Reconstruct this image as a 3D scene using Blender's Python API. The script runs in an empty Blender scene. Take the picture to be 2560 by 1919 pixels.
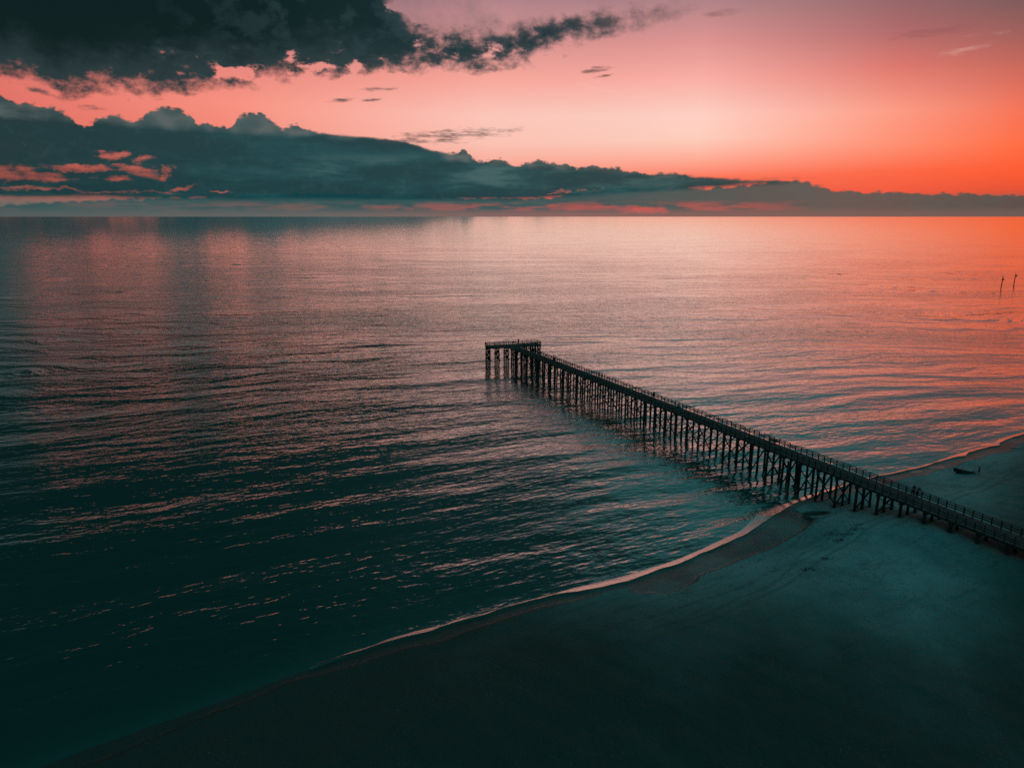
import bpy, bmesh, math, random
import numpy as np
from mathutils import Vector, Matrix
R = math.radians
random.seed(7); rng = np.random.default_rng(7)
SC = bpy.context.scene
COL = SC.collection

# ------------------------------------------------------------------ camera
CAM_H = 48.0
cam_d = bpy.data.cameras.new('camera'); cam = bpy.data.objects.new('camera', cam_d); COL.objects.link(cam)
cam.location = (0, 0, CAM_H); cam.rotation_euler = (R(90 - 13.2522), 0, 0)
cam_d.sensor_fit = 'HORIZONTAL'; cam_d.sensor_width = 36.0; cam_d.lens = 36.0 * 1777 / 2560
cam_d.clip_start = 0.5; cam_d.clip_end = 200000
SC.camera = cam
SC.view_settings.view_transform = 'Standard'; SC.view_settings.look = 'None'
SC.view_settings.exposure = 0; SC.view_settings.gamma = 1
SC.render.engine = 'CYCLES'
SC.cycles.max_bounces = 6; SC.cycles.diffuse_bounces = 2; SC.cycles.glossy_bounces = 3
SC.cycles.use_denoising = False

# ------------------------------------------------------------------ node helper
def lin(c):
    return tuple(((v / 255) / 12.92 if v / 255 <= .04045 else ((v / 255 + .055) / 1.055) ** 2.4) for v in c)

class NT:
    """A little expression builder over one node tree."""
    def __init__(self, tree):
        self.t = tree
    def n(self, typ, **kw):
        nd = self.t.nodes.new(typ)
        for k, v in kw.items(): setattr(nd, k, v)
        return nd
    def put(self, sock, v):
        if isinstance(v, S): self.t.links.new(v.s, sock)
        elif v is not None:
            if sock.type == 'RGBA' and len(v) == 3: v = (*v, 1)
            sock.default_value = v
    def math(self, op, a, b=None, c=None, clamp=False):
        nd = self.n('ShaderNodeMath', operation=op, use_clamp=clamp)
        for i, v in enumerate((a, b, c)):
            if v is not None: self.put(nd.inputs[i], v)
        return S(self, nd.outputs[0])
    def vmath(self, op, a, b):
        nd = self.n('ShaderNodeVectorMath', operation=op)
        self.put(nd.inputs[0], a); self.put(nd.inputs[1], b)
        return S(self, nd.outputs[0])
    def smooth(self, x, a, b, lo=0.0, hi=1.0, kind='SMOOTHSTEP'):
        nd = self.n('ShaderNodeMapRange', interpolation_type=kind, clamp=True)
        for i, v in enumerate((x, a, b, lo, hi)): self.put(nd.inputs[i], v)
        return S(self, nd.outputs[0])
    def xyz(self, v):
        nd = self.n('ShaderNodeSeparateXYZ'); self.put(nd.inputs[0], v)
        return [S(self, o) for o in nd.outputs]
    def vec(self, x, y, z):
        nd = self.n('ShaderNodeCombineXYZ')
        for i, v in enumerate((x, y, z)): self.put(nd.inputs[i], v)
        return S(self, nd.outputs[0])
    def noise(self, v, scale, detail=4, rough=.55, dist=0.0, dims='3D'):
        nd = self.n('ShaderNodeTexNoise', noise_dimensions=dims)
        self.put(nd.inputs['Vector'], v); nd.inputs['Scale'].default_value = scale
        nd.inputs['Detail'].default_value = detail; nd.inputs['Roughness'].default_value = rough
        nd.inputs['Distortion'].default_value = dist
        return S(self, nd.outputs['Fac'])
    def voro(self, v, scale):
        nd = self.n('ShaderNodeTexVoronoi', feature='SMOOTH_F1')
        self.put(nd.inputs['Vector'], v); nd.inputs['Scale'].default_value = scale
        nd.inputs['Smoothness'].default_value = .25
        return S(self, nd.outputs['Distance'])
    def curve(self, x, pts):
        nd = self.n('ShaderNodeFloatCurve'); cm = nd.mapping; c = cm.curves[0]
        cm.use_clip = False
        while len(c.points) < len(pts): c.points.new(.5, .5)
        for p, (a, b) in zip(c.points, pts): p.location = (a, b); p.handle_type = 'VECTOR'
        cm.update(); self.put(nd.inputs['Value'], x)
        return S(self, nd.outputs[0])
    def ramp(self, x, stops):
        nd = self.n('ShaderNodeValToRGB'); e = nd.color_ramp.elements
        while len(e) < len(stops): e.new(.5)
        for el, (p, c) in zip(e, stops): el.position = p; el.color = (*c, 1)
        self.put(nd.inputs[0], x)
        return S(self, nd.outputs[0])
    def mix(self, f, a, b, mode='MIX'):
        nd = self.n('ShaderNodeMix', data_type='RGBA', blend_type=mode)
        self.put(nd.inputs[0], f); self.put(nd.inputs[6], a); self.put(nd.inputs[7], b)
        return S(self, nd.outputs[2])

class S:
    def __init__(self, T, s): self.T = T; self.s = s
    def __add__(s, o): return s.T.math('ADD', s, o)
    __radd__ = __add__
    def __sub__(s, o): return s.T.math('SUBTRACT', s, o)
    def __rsub__(s, o): return s.T.math('SUBTRACT', o, s)
    def __mul__(s, o): return s.T.math('MULTIPLY', s, o)
    __rmul__ = __mul__
    def __truediv__(s, o): return s.T.math('DIVIDE', s, o)
    def min(s, o): return s.T.math('MINIMUM', s, o)
    def max(s, o): return s.T.math('MAXIMUM', s, o)
    def abs(s): return s.T.math('ABSOLUTE', s)

# ------------------------------------------------------------------ sky: dusk gradient and cloud banks by compass direction (degrees)
# outlines of the cloud banks: (azimuth, elevation) in degrees, azimuth 0 = straight out to sea
MID = [(-34.02, 7.5), (-33.59, 7.14), (-32.63, 7.02), (-31.13, 6.97), (-30.42, 6.54), (-30.09, 5.99), (-29.44, 5.95), (-28.7, 6.51), (-27.72, 6.77), (-26.67, 6.28), (-26.05, 6.81), (-25.0, 7.37), (-23.98, 7.43), (-23.08, 6.97), (-22.89, 6.47), (-21.69, 6.43), (-20.49, 6.18), (-20.05, 6.97), (-19.46, 7.36), (-18.37, 7.35), (-17.61, 6.82), (-17.33, 6.29), (-16.01, 6.65), (-15.06, 6.21), (-13.41, 5.99), (-10.72, 5.82), (-7.97, 5.54), (-6.24, 4.99), (-4.3, 4.74), (-3.76, 5.15), (-3.24, 4.75), (-2.71, 4.24), (-1.64, 4.24), (-1.1, 4.52), (-0.57, 4.25), (0.14, 3.91), (1.21, 4.08), (2.1, 4.41), (2.82, 4.07), (3.71, 4.0), (4.24, 4.06), (5.14, 3.65), (6.01, 3.99), (6.91, 3.64), (7.96, 3.77), (8.67, 3.52), (9.72, 3.41), (10.07, 3.17), (12.14, 3.25), (13.85, 3.03), (15.87, 2.87), (17.85, 2.74), (20.1, 2.61), (21.69, 2.39), (23.58, 1.78), (29.44, 0.84), (34.97, 0.5)]
LOW = [(-34.93, 0.79), (-26.92, 1.33), (-14.33, 1.78), (-3.82, 1.49), (3.39, 1.49), (4.82, 2.01), (6.24, 2.17), (8.36, 2.27), (11.15, 2.32), (13.9, 2.16), (17.23, 2.25), (18.52, 2.37), (19.78, 2.61), (21.67, 2.51), (22.62, 2.24), (23.25, 2.01), (25.96, 1.72), (27.68, 1.72), (29.36, 1.6), (32.02, 1.53), (34.86, 1.31)]
UPL = [(-33.85, 8.71), (-32.86, 8.94), (-32.14, 8.88), (-31.71, 8.38), (-30.76, 7.91), (-29.47, 7.87), (-28.63, 8.22), (-27.26, 8.47), (-25.32, 8.32), (-23.25, 8.89), (-22.35, 9.1), (-21.13, 9.32), (-19.64, 8.96), (-17.1, 9.39), (-14.49, 9.97), (-12.51, 10.21), (-10.53, 9.97), (-8.49, 10.18), (-7.12, 10.53), (-5.05, 10.63), (-2.98, 10.59), (-1.59, 10.91), (0.83, 11.29), (3.24, 12.13), (6.29, 12.92), (10.63, 13.48), (13.21, 14.02), (19.37, 14.84), (32.76, 16.38)]
UPU = [(-31.91, 29), (-14.7, 27), (-11.5, 22), (-9.2, 15.6), (-7.6, 13.6), (-5.5, 13.2), (-3.65, 13.1), (-1.58, 13.1), (-0.21, 13.3), (1.51, 13.8), (3.21, 14.2), (5.24, 14.4), (7.61, 14.3), (9.94, 14.3), (11.25, 14.4), (13.2, 14.5), (19.4, 14.8), (32.86, 15.8)]
# clear sky, one column per azimuth: (elevation, sRGB)
COLS = [
  (-35.04, [(0.27, (95, 100, 98)), (0.79, (110, 105, 100)), (1.37, (150, 100, 90)), (2.51, (196, 92, 76)), (4.76, (226, 106, 92)), (8.04, (225, 115, 105)), (10.16, (200, 110, 105)), (12.72, (120, 80, 85)), (24, (60, 80, 86)), (42, (32, 110, 118)), (90, (36, 140, 148))]),
  (-21.02, [(0.31, (120, 105, 100)), (0.9, (160, 100, 95)), (1.56, (200, 95, 85)), (2.85, (214, 98, 82)), (5.4, (246, 136, 118)), (7.87, (250, 145, 128)), (9.97, (235, 135, 125)), (14.26, (170, 115, 125)), (19, (100, 104, 112)), (25, (56, 98, 104)), (36, (32, 102, 110)), (90, (36, 140, 148))]),
  (-2.03, [(0.33, (165, 110, 105)), (0.79, (190, 95, 90)), (1.66, (220, 100, 90)), (3.39, (250, 160, 140)), (5.42, (254, 196, 180)), (7.41, (254, 200, 187)), (9.97, (250, 168, 155)), (12.75, (215, 148, 145)), (15.11, (182, 134, 140)), (16.3, (122, 128, 132)), (18.5, (84, 130, 134)), (25, (60, 132, 136)), (36, (34, 132, 138)), (90, (36, 140, 148))]),
  (14.02, [(0.32, (150, 100, 92)), (0.77, (200, 88, 82)), (1.62, (230, 95, 78)), (2.79, (250, 115, 88)), (3.96, (254, 165, 142)), (5.6, (254, 205, 188)), (7.21, (254, 208, 196)), (9.71, (250, 175, 165)), (12.13, (222, 148, 145)), (14.74, (174, 130, 134)), (16.1, (122, 126, 130)), (18.5, (86, 130, 134)), (25, (62, 132, 136)), (36, (36, 132, 138)), (90, (36, 140, 148))]),
  (26.72, [(0.3, (125, 95, 88)), (0.86, (150, 85, 80)), (1.65, (240, 90, 65)), (3.04, (252, 105, 72)), (4.87, (254, 146, 118)), (6.96, (252, 156, 134)), (9.58, (222, 120, 110)), (11.82, (175, 105, 105)), (13.73, (145, 100, 104)), (15.6, (112, 112, 116)), (18, (80, 122, 126)), (25, (60, 126, 130)), (36, (36, 128, 134)), (90, (36, 140, 148))]),
  (35.04, [(0.27, (105, 92, 88)), (0.94, (120, 85, 80)), (1.65, (225, 80, 52)), (2.79, (250, 88, 50)), (4.48, (254, 105, 62)), (6.41, (245, 108, 78)), (8.58, (205, 100, 86)), (10.68, (155, 92, 86)), (12.72, (112, 86, 86)), (18, (88, 94, 100)), (25, (52, 96, 102)), (36, (34, 102, 108)), (90, (36, 140, 148))]),
]
BACK = [(0, (44, 96, 104)), (20, (40, 108, 116)), (50, (36, 126, 134)), (90, (36, 140, 148))]

def build_world():
    w = bpy.data.worlds.new('World'); SC.world = w; w.use_nodes = True
    t = w.node_tree; t.nodes.clear(); T = NT(t)
    d = S(T, T.n('ShaderNodeTexCoord').outputs['Generated'])
    x, y, z = T.xyz(d)
    az = T.math('ARCTAN2', x, y) * 57.29578
    el = T.math('ARCSINE', z.max(-1.0).min(1.0)) * 57.29578
    e01 = T.math('SQRT', el.max(0.0) / 90.0)
    st = lambda tab: [(math.sqrt(e / 90), lin(c)) for e, c in tab]
    sky = T.ramp(e01, st(COLS[0][1]))
    for (a0, _), (a1, tab) in zip(COLS, COLS[1:]):
        sky = T.mix(T.smooth(az, a0, a1, kind='LINEAR'), sky, T.ramp(e01, st(tab)))
    sky = T.mix(T.smooth(az.abs(), 50.0, 105.0), sky, T.ramp(e01, st(BACK)))
    # cloud coordinates (degrees on the sphere), warped so no edge runs straight
    dd = T.vmath('MULTIPLY', d, (57.3, 57.3, 57.3 * 1.5))
    fine = T.noise(dd, .55, 7, .62)
    mid = T.noise(dd, .16, 6, .6)
    big = T.noise(T.vmath('MULTIPLY', d, (57.3, 57.3, 57.3 * 4)), .07, 4, .55)
    bil = T.voro(dd, .75); bil2 = T.voro(dd, 1.9)
    streak = T.noise(T.vmath('MULTIPLY', d, (57.3, 57.3, 57.3 * 7)), .28, 5, .6)
    u = (az + 40.0) / 80.0
    cv = lambda tab, k: T.curve(u, [((a + 40) / 80, e / k) for a, e in tab]) * float(k)
    vis = lambda d_, a, b: T.smooth(d_, a, b)
    wa = T.noise(T.vmath('ADD', dd, (31.0, 7.0, 3.0)), .5, 5, .62); wb = T.noise(T.vmath('ADD', dd, (-17.0, 40.0, 11.0)), .5, 5, .62)
    azw = az + (wa - .5) * 3.4; elw = el + (wb - .5) * 1.5
    azs = az + (wa - .5) * 1.6; els = el + (wb - .5) * .45
    def blob(a0, e0, ra, re, slope=0.0, A=azw, E=elw):
        p = (A - a0) / ra
        q = (E - e0 - (A - a0) * slope) / re if slope else (E - e0) / re
        return 1.0 - (p * p + q * q)
    tex = (fine - .5) * 2.0
    # low band of distant cloud on the horizon
    d_low = cv(LOW, 4) - el + (.45 - bil2) * .35 + tex * .12
    a_low = vis(d_low, -.03, .16)
    c_low = T.mix(T.smooth(az, -4.0, 30.0), lin((50, 84, 86)), lin((104, 88, 82)))
    c_low = T.mix(T.smooth(az, 24.0, 36.0), c_low, lin((88, 72, 68)))
    c_low = T.mix(T.smooth(mid + tex * .12, .35, .7) * .35, c_low, lin((78, 100, 98)))
    c_low = T.mix(T.smooth(streak, .5, .7) * .4, c_low, lin((96, 92, 90)))
    # rosy strip and slots under the band, close to the sea
    strip = T.smooth(el, .25, .55) * T.smooth(el, 1.25, .75) * T.smooth(streak, .42, .6)
    strip = strip * T.smooth(az, -34.0, 4.0, .3, 1.0) * T.smooth(az, 26.0, 14.0)
    c_low = T.mix(strip * .6, c_low, T.mix(T.smooth(az, -20.0, 10.0), lin((150, 98, 92)), lin((205, 85, 80))))
    c_low = T.mix(vis(blob(10.5, .45, 2.2, .28) + tex * .7, 0.0, 1.0) * .7, c_low, lin((225, 88, 82)))
    col = T.mix(a_low, sky, c_low)
    # the grey veil right at the sea line
    veil = T.smooth(el, .75, .05)
    col = T.mix(veil * .75, col, T.ramp(u, [(0, lin((84, 92, 92))), (.3, lin((112, 104, 100))), (.55, lin((158, 105, 98))), (.75, lin((140, 98, 90))), (1, lin((102, 90, 86)))]))
    # the long cumulus bank
    bilf = T.voro(dd, 4.2)
    lump = T.curve(u, [(0, .9), (.26, 1), (.3, .7), (.33, .15), (.42, .15), (.45, .7), (.62, .8), (.66, .3), (.75, .12), (1, .15)])
    d_mid = cv(MID, 10) - el + ((.36 - bil2) * .40 + (.3 - bilf) * .2) * lump + tex * .07 + (streak - .5) * .35 * (1.0 - lump)
    hole = None
    for a0, e0, ra, re, sl in ((-33.6, 2.7, 2.8, .52, -.03), (-28.3, 4.0, 1.0, .34, .1), (-26.2, 3.95, .95, .28, .15), (-26.8, 3.2, 1.8, .42, -.1), (-30.0, 3.2, 2.0, .22, 0), (-24.9, 3.1, .6, .42, .3), (-28.0, 2.55, 1.5, .26, -.1), (-31.0, 1.7, 6.0, .17, -.02), (-24.0, 1.9, 1.3, .17, .06), (-21.6, 1.78, .9, .07, 0), (5.4, 2.0, 2.6, .13, .03), (3.2, 1.72, 1.0, .1, .1)):
        b = blob(a0, e0, ra, re, sl); hole = b if hole is None else hole.max(b)
    vf0 = T.noise(dd, 1.7, 6, .65)
    hole = hole - .32 + (fine - .5) * 2.4 + (vf0 - .5) * 1.2 + (streak - .5) * 2.6
    lx = T.curve(u, [(0, .13), (.2, .125), (.5, .13), (.6, .17), (.7, .215), (.77, .25), (.8, .3), (1, .3)])
    a_mid = vis(d_mid + (mid - .5) * .3, -.06, .16) * (1.0 - T.smooth(hole, -.3, 1.1) * .68) * T.smooth(el - lx * 10.0 + tex * .12 + (streak - .5) * .6, -.25, .2)
    dep = d_mid
    c_mid = T.mix(T.smooth(az, -36.0, -14.0), lin((18, 56, 60)), lin((8, 72, 78)))
    c_mid = T.mix(T.smooth(az, -4.0, 14.0), c_mid, lin((48, 84, 86)))
    c_mid = T.mix(T.smooth(az, 12.0, 24.0), c_mid, lin((80, 70, 66)))
    line = T.curve(u, [(0, .61), (.065, .61), (.31, .57), (.4, .555), (.44, .41), (.55, .35), (.63, .305), (.7, .29), (1, .28)]) * 10.0
    puff = T.smooth(el - line + (bil - .35) * .3, -.15, .4)
    c_mid = T.mix(puff * T.smooth(bil + tex * .2, .2, .75, .5, 1.0), c_mid, T.mix(T.smooth(az, -10.0, 8.0), lin((84, 98, 98)), lin((98, 104, 101))))
    c_mid = T.mix(T.smooth(streak + tex * .1, .45, .72) * T.smooth(el, 4.4, 2.2) * .35, c_mid, lin((40, 92, 94)))
    lay = T.noise(T.vmath('MULTIPLY', d, (57.3, 57.3, 57.3 * 5.5)), .13, 6, .62)
    c_mid = T.mix(T.smooth(lay, .58, .42) * .65, c_mid, lin((4, 56, 62)))
    c_mid = T.mix(T.smooth(lay, .52, .68) * T.smooth(el, 5.0, 3.6) * T.smooth(az, -24.0, -8.0) * .7, c_mid, lin((70, 104, 104)))
    c_mid = T.mix(T.smooth(vf0 + (fine - .5) * .6, .5, .75) * .14, c_mid, lin((66, 96, 98)))
    col = T.mix(a_mid * .985, col, c_mid)
    # thin wisps
    wv = None
    for a0, e0, ra, re, sl in ((6.7, 10.5, 1.9, .26, .09), (7.0, 10.1, 1.0, .14, .15), (-10, 9.15, 1.8, .22, .08), (-12.6, 8.3, 1.3, .2, .1), (-10.4, 8.35, 1.1, .16, .16), (-5.0, 5.95, 7.0, .55, .085), (-7.0, 5.55, 5.0, .42, .03),
                             (19.3, 2.72, 3.6, .13, -.02), (-29, 6.95, 1.6, .22, 0), (-32, 7.85, 1.0, .25, -.2), (15.1, 13.8, 1.8, .3, .06), (27.9, 1.95, .9, .07, .02), (33, 1.82, 2.0, .08, .03), (28.6, 11.5, 3.0, .35, .05)):
        b = blob(a0, e0, ra, re, sl, azs, els); wv = b if wv is None else wv.max(b)
    ws = T.noise(T.vmath('MULTIPLY', d, (57.3, 57.3, 57.3 * 6)), .8, 6, .65)
    a_w = T.smooth(wv + tex * .7 + (ws - .5) * 3.2, .25, 1.5) * T.smooth(az, 11.0, 16.0, .85, .3)
    col = T.mix(a_w, col, T.mix(T.smooth(az, -12.0, 18.0), lin((58, 66, 72)), lin((122, 78, 76))))
    # pale high streaks lit from below
    pale = blob(8.4, 9.2, 4.5, .5, -.06).max(blob(13.5, 6.5, 3.5, .35)).max(blob(30, 10.6, 3.0, .5, .1))
    col = T.mix(T.smooth(pale, 0.0, 1.0) * T.smooth(streak, .45, .75) * .3, col, lin((255, 222, 205)))
    # the dark ragged cloud overhead on the left, running out in a tail to the right
    up = cv(UPU, 30) + T.smooth(az, -10.0, -17.0) * 8.0
    d_up = (el - cv(UPL, 30) + .15).min(up - el)
    gapn = T.noise(T.vmath('MULTIPLY', d, (57.3, 57.3, 57.3 * 1.9)), .46, 6, .6)
    gmask = blob(-17.0, 10.5, 9.5, 1.25).max(blob(-10.0, 13.6, 4.6, 1.8)).max(blob(-2.0, 11.9, 4.0, .5) * .5)
    vf = T.noise(dd, 1.5, 6, .65)
    rag = (fine - .5) * 3.0 + (mid - .5) * 2.0 + (.4 - bil) * .6 + (vf - .5) * 1.5
    d_up = d_up + rag * T.smooth(d_up, 1.5, 7.0, 1.0, .5) - T.smooth(gapn, .46, .72) * T.smooth(gmask, -.6, .6) * 2.5
    over = T.smooth(az - (el - 18.0) * 1.15 + (mid - .5) * 26.0 + (fine - .5) * 8.0, 8.0, -24.0) * T.smooth(el, 14.0, 21.0) * T.smooth(el + (mid - .5) * 14.0, 74.0, 52.0)  # dark cloud added above the view so the near water reflects dark
    d_up = d_up.max(over * 5.0 - .4)
    a_up = T.smooth(d_up, -.55, .85) * T.smooth(az, 16.0, 5.0, .1, 1.0).max(T.smooth(el, 16.0, 22.0)) * T.smooth(az, -150.0, -100.0)
    c_up = T.mix(T.smooth(d_up, .2, 3.6), lin((44, 60, 63)), lin((11, 31, 32)))
    c_up = T.mix(T.smooth(az, -22.0, 4.0), c_up, T.mix(T.smooth(d_up, .1, 1.5), lin((80, 78, 82)), lin((26, 50, 55))))
    c_up = T.mix(T.smooth(fine + (mid - .5) * .8, .48, .66) * T.smooth(az, -30.0, -14.0) * .4, c_up, lin((50, 70, 74)))
    col = T.mix(a_up, col, c_up)
    haze_up = T.smooth(el, 11.5, 14.0) * T.smooth(az, 12.0, -2.0) * T.smooth(mid + tex * .15, .35, .62) * T.smooth(el, 24.0, 16.0)
    col = T.mix(haze_up * .5 * (1.0 - a_up), col, lin((128, 108, 112)))
    col = T.mix(T.smooth(el, -.2, -1.5), col, lin((20, 46, 48)))
    bg = T.n('ShaderNodeBackground'); T.put(bg.inputs[0], col); bg.inputs[1].default_value = 1.0
    # a faint physical twilight sky under the graded one
    ns = T.n('ShaderNodeTexSky', sky_type='NISHITA', sun_disc=False, sun_elevation=R(0.6), sun_rotation=R(52), altitude=50)
    b2 = T.n('ShaderNodeBackground'); t.links.new(ns.outputs[0], b2.inputs[0]); b2.inputs[1].default_value = 0.003
    ad = T.n('ShaderNodeAddShader'); t.links.new(bg.outputs[0], ad.inputs[0]); t.links.new(b2.outputs[0], ad.inputs[1])
    o = T.n('ShaderNodeOutputWorld'); t.links.new(ad.outputs[0], o.inputs['Surface'])
    w.cycles.sampling_method = 'MANUAL'; w.cycles.sample_map_resolution = 1024
build_world()

# the sun is at the sea line, out of frame to the right, behind the low cloud: almost nothing of it is left
sd = bpy.data.lights.new('sun', 'SUN'); sd.energy = 0.06; sd.angle = R(20); sd.color = (1, .55, .35)
sun = bpy.data.objects.new('sun', sd); COL.objects.link(sun)
sun.rotation_euler = Vector((-math.sin(R(52)), -math.cos(R(52)), -math.sin(R(6)))).to_track_quat('-Z', 'Y').to_euler()

# ------------------------------------------------------------------ materials
def mat(name):
    m = bpy.data.materials.new(name); m.use_nodes = True; t = m.node_tree; t.nodes.clear()
    T = NT(t); o = T.n('ShaderNodeOutputMaterial'); T.out = o
    T.pos = S(T, T.n('ShaderNodeTexCoord').outputs['Object'])
    return m, T
def principled(T, base, rough, normal=None, spec=.3):
    p = T.n('ShaderNodeBsdfPrincipled'); T.put(p.inputs['Base Color'], base); T.put(p.inputs['Roughness'], rough)
    p.inputs['Specular IOR Level'].default_value = spec
    if normal is not None: T.put(p.inputs['Normal'], normal)
    T.t.links.new(p.outputs[0], T.out.inputs['Surface']); return p
def bump(T, h, dist=1.0, strength=1.0):
    b = T.n('ShaderNodeBump'); b.inputs['Strength'].default_value = strength; b.inputs['Distance'].default_value = dist
    T.put(b.inputs['Height'], h); return S(T, b.outputs[0])
def plain(name, rgb, rough=.8, var=.35, scale=3.0, bmp=.01, spec=.3, stretch=(1, 1, 1)):
    m, T = mat(name); p = T.vmath('MULTIPLY', T.pos, stretch)
    n = T.noise(p, scale, 5, .6)
    dark = tuple(c * (1 - var) for c in rgb); light = tuple(min(1, c * (1 + var)) for c in rgb)
    principled(T, T.mix(T.smooth(n, .3, .7), dark, light), rough, bump(T, n * bmp) if bmp else None, spec)
    return m
M = dict(
    wood=plain('weathered_wood', (.085, .085, .078), .85, .45, 2.5, .01),
    deck=plain('deck_boards', (.105, .105, .1), .8, .45, 1.6, .006),
    pile=plain('tarred_pile', (.045, .045, .04), .8, .5, 2.0, .02, stretch=(1, 1, .25)),
    skin=plain('skin', (.35, .2, .14), .6, .1, 4, 0),
    hair=plain('dark_hair', (.015, .012, .01), .7, .2, 30, 0),
    black=plain('black_cloth', (.02, .022, .024), .9, .3, 8, 0),
    teal=plain('teal_cloth', (.03, .2, .2), .9, .2, 8, 0),
    red=plain('red_cloth', (.3, .05, .04), .9, .2, 8, 0),
    grey=plain('grey_cloth', (.07, .08, .09), .9, .25, 8, 0),
    brown=plain('brown_cloth', (.16, .09, .06), .9, .25, 8, 0),
    blue=plain('blue_plastic', (.03, .22, .32), .4, .1, 3, 0, .5),
    white=plain('white_plastic', (.5, .52, .5), .4, .08, 3, 0, .5),
    metal=plain('dark_metal', (.04, .04, .042), .5, .2, 6, 0, .5),
    weed=plain('dry_seaweed', (.07, .075, .06), .95, .5, 6, .02),
    hull=plain('dark_hull_paint', (.035, .035, .03), .6, .4, 2, .004),
)
SWELL, FAR, CHOP, RIP = .72, .6, .25, .072
def water_mat():
    m, T = mat('sea_water')
    x, y, z = T.xyz(T.pos)
    sh = T.n('ShaderNodeAttribute', attribute_name='shallow'); sh = S(T, sh.outputs['Fac'])
    # crests lie along x far out and swing round to follow the beach close in
    turn = T.noise(T.pos, .012, 2, .5)
    k = T.smooth(y, 90.0, 330.0, .42, .05) + (turn - .5) * .35
    gust = T.noise(T.vec(x * .006, (y - x * k) * .02, 0.0), 1.0, 3, .55)          # calmer and rougher lanes
    rough = T.smooth(gust, .35, .65, .6, 1.25)
    calm = T.math('DIVIDE', 290.0, y.max(290.0))                                        # the chop dies away offshore
    def height(px, py):
        v = py - px * k
        q = lambda sx, sy: T.vec(px * (1 / sx), v * (1 / sy), 0.0)
        swell = T.noise(q(38, 11), 1.0, 1, .5, dims='2D'); far = T.noise(q(150, 30), 1.0, 1, .5, dims='2D')
        chop = T.noise(q(7.0, 2.8), 1.0, 2, .55, dims='2D'); rip = T.noise(q(1.5, .8), 1.0, 2, .55, dims='2D')
        return swell * SWELL + far * FAR + (chop * CHOP + rip * RIP) * rough
    e = .06; h0 = height(x, y); sx = (height(x + e, y) - h0) * calm * (-1 / e); sy = (height(x, y + e) - h0) * calm * (-1 / e)
    nv = T.n('ShaderNodeVectorMath', operation='NORMALIZE'); T.put(nv.inputs[0], T.vec(sx, sy - T.smooth(y, 170.0, 1100.0, 0.0, .036), 1.0)); nrm = S(T, nv.outputs[0])
    fr = T.n('ShaderNodeFresnel'); fr.inputs['IOR'].default_value = 1.33; T.put(fr.inputs['Normal'], nrm)
    body = T.mix(sh, (.010, .095, .08), (.035, .14, .125))
    df = T.n('ShaderNodeBsdfDiffuse'); T.put(df.inputs[0], body)
    gl = T.n('ShaderNodeBsdfGlossy'); gl.inputs['Roughness'].default_value = .07; T.put(gl.inputs['Normal'], nrm)
    gl.inputs[0].default_value = (.9, 1, .98, 1)
    mx = T.n('ShaderNodeMixShader'); T.put(mx.inputs[0], 1.0 - T.math('POWER', 1.0 - S(T, fr.outputs[0]), 3.2))
    T.t.links.new(df.outputs[0], mx.inputs[1]); T.t.links.new(gl.outputs[0], mx.inputs[2])
    T.t.links.new(mx.outputs[0], T.out.inputs['Surface'])
    return m
def sand_mat():
    m, T = mat('beach_sand')
    wet = S(T, T.n('ShaderNodeAttribute', attribute_name='wet').outputs['Fac'])
    shade_damp = S(T, T.n('ShaderNodeAttribute', attribute_name='shade_damp').outputs['Fac'])
    n1 = T.noise(T.pos, .12, 5, .6); n2 = T.noise(T.pos, 1.3, 5, .65); n3 = T.noise(T.pos, 7.0, 4, .7)
    x, y, z = T.xyz(T.pos)
    trk = T.noise(T.vec(x * .09 + y * .05, y * .55 - x * .3, 0.0), 1.0, 4, .6)
    dry = T.mix(T.smooth(n1 + (n2 - .5) * .35, .3, .7), (.19, .33, .325), (.41, .575, .565))
    dry = T.mix(T.smooth(n3, .42, .72) * .55, dry, (.17, .27, .265))
    dry = T.mix(T.smooth(trk, .56, .68) * .55, dry, (.15, .25, .245))
    land = S(T, T.n('ShaderNodeAttribute', attribute_name='inland').outputs['Fac'])
    for at_, wd in ((8.6, .5), (12.5, .7)):
        wr = T.smooth((land - at_ + (n1 - .5) * 5.0 + (n2 - .5) * 1.2).abs(), wd, .1) * T.smooth(n2 + (n3 - .5) * .5, .46, .6)
        dry = T.mix(wr * .6, dry, (.06, .085, .075))
    for at_ in (15.0, 16.7):
        tk = T.smooth((land - at_ + (T.noise(T.pos, .035, 2, .5) - .5) * 9.0).abs(), .42, .08) * T.smooth(n2, .3, .55)
        dry = T.mix(tk * .5, dry, (.12, .2, .195))
    wets = T.mix(T.smooth(n1 + (n2 - .5) * .2, .4, .6), (.085, .125, .115), (.19, .25, .235))
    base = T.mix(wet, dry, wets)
    base = T.mix(T.smooth(shade_damp + (n1 - .5) * .5 + (T.noise(T.pos, .045, 4, .6) - .5) * .75 + (n2 - .5) * .12, .05, 1.0), base, (.056, .09, .076))  # painted shade and damp pits both pull the sand to this dark colour
    fp = T.voro(T.pos, 1.7); fm = T.smooth(T.noise(T.pos, .16, 3, .6), .42, .62)
    dry_k = T.smooth(fp, .32, .12) * fm
    base = T.mix(dry_k * .6 * (1.0 - wet), base, (.1, .17, .165))
    h = n1 * .3 - dry_k * .06 + n2 * .11 + n3 * .03 + trk * .28
    nrm = bump(T, h * (1.0 - wet * .93))
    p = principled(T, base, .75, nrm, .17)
    T.put(p.inputs['Roughness'], T.smooth(wet, 0.0, 1.0, .9, .4, 'LINEAR'))
    return m
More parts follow.
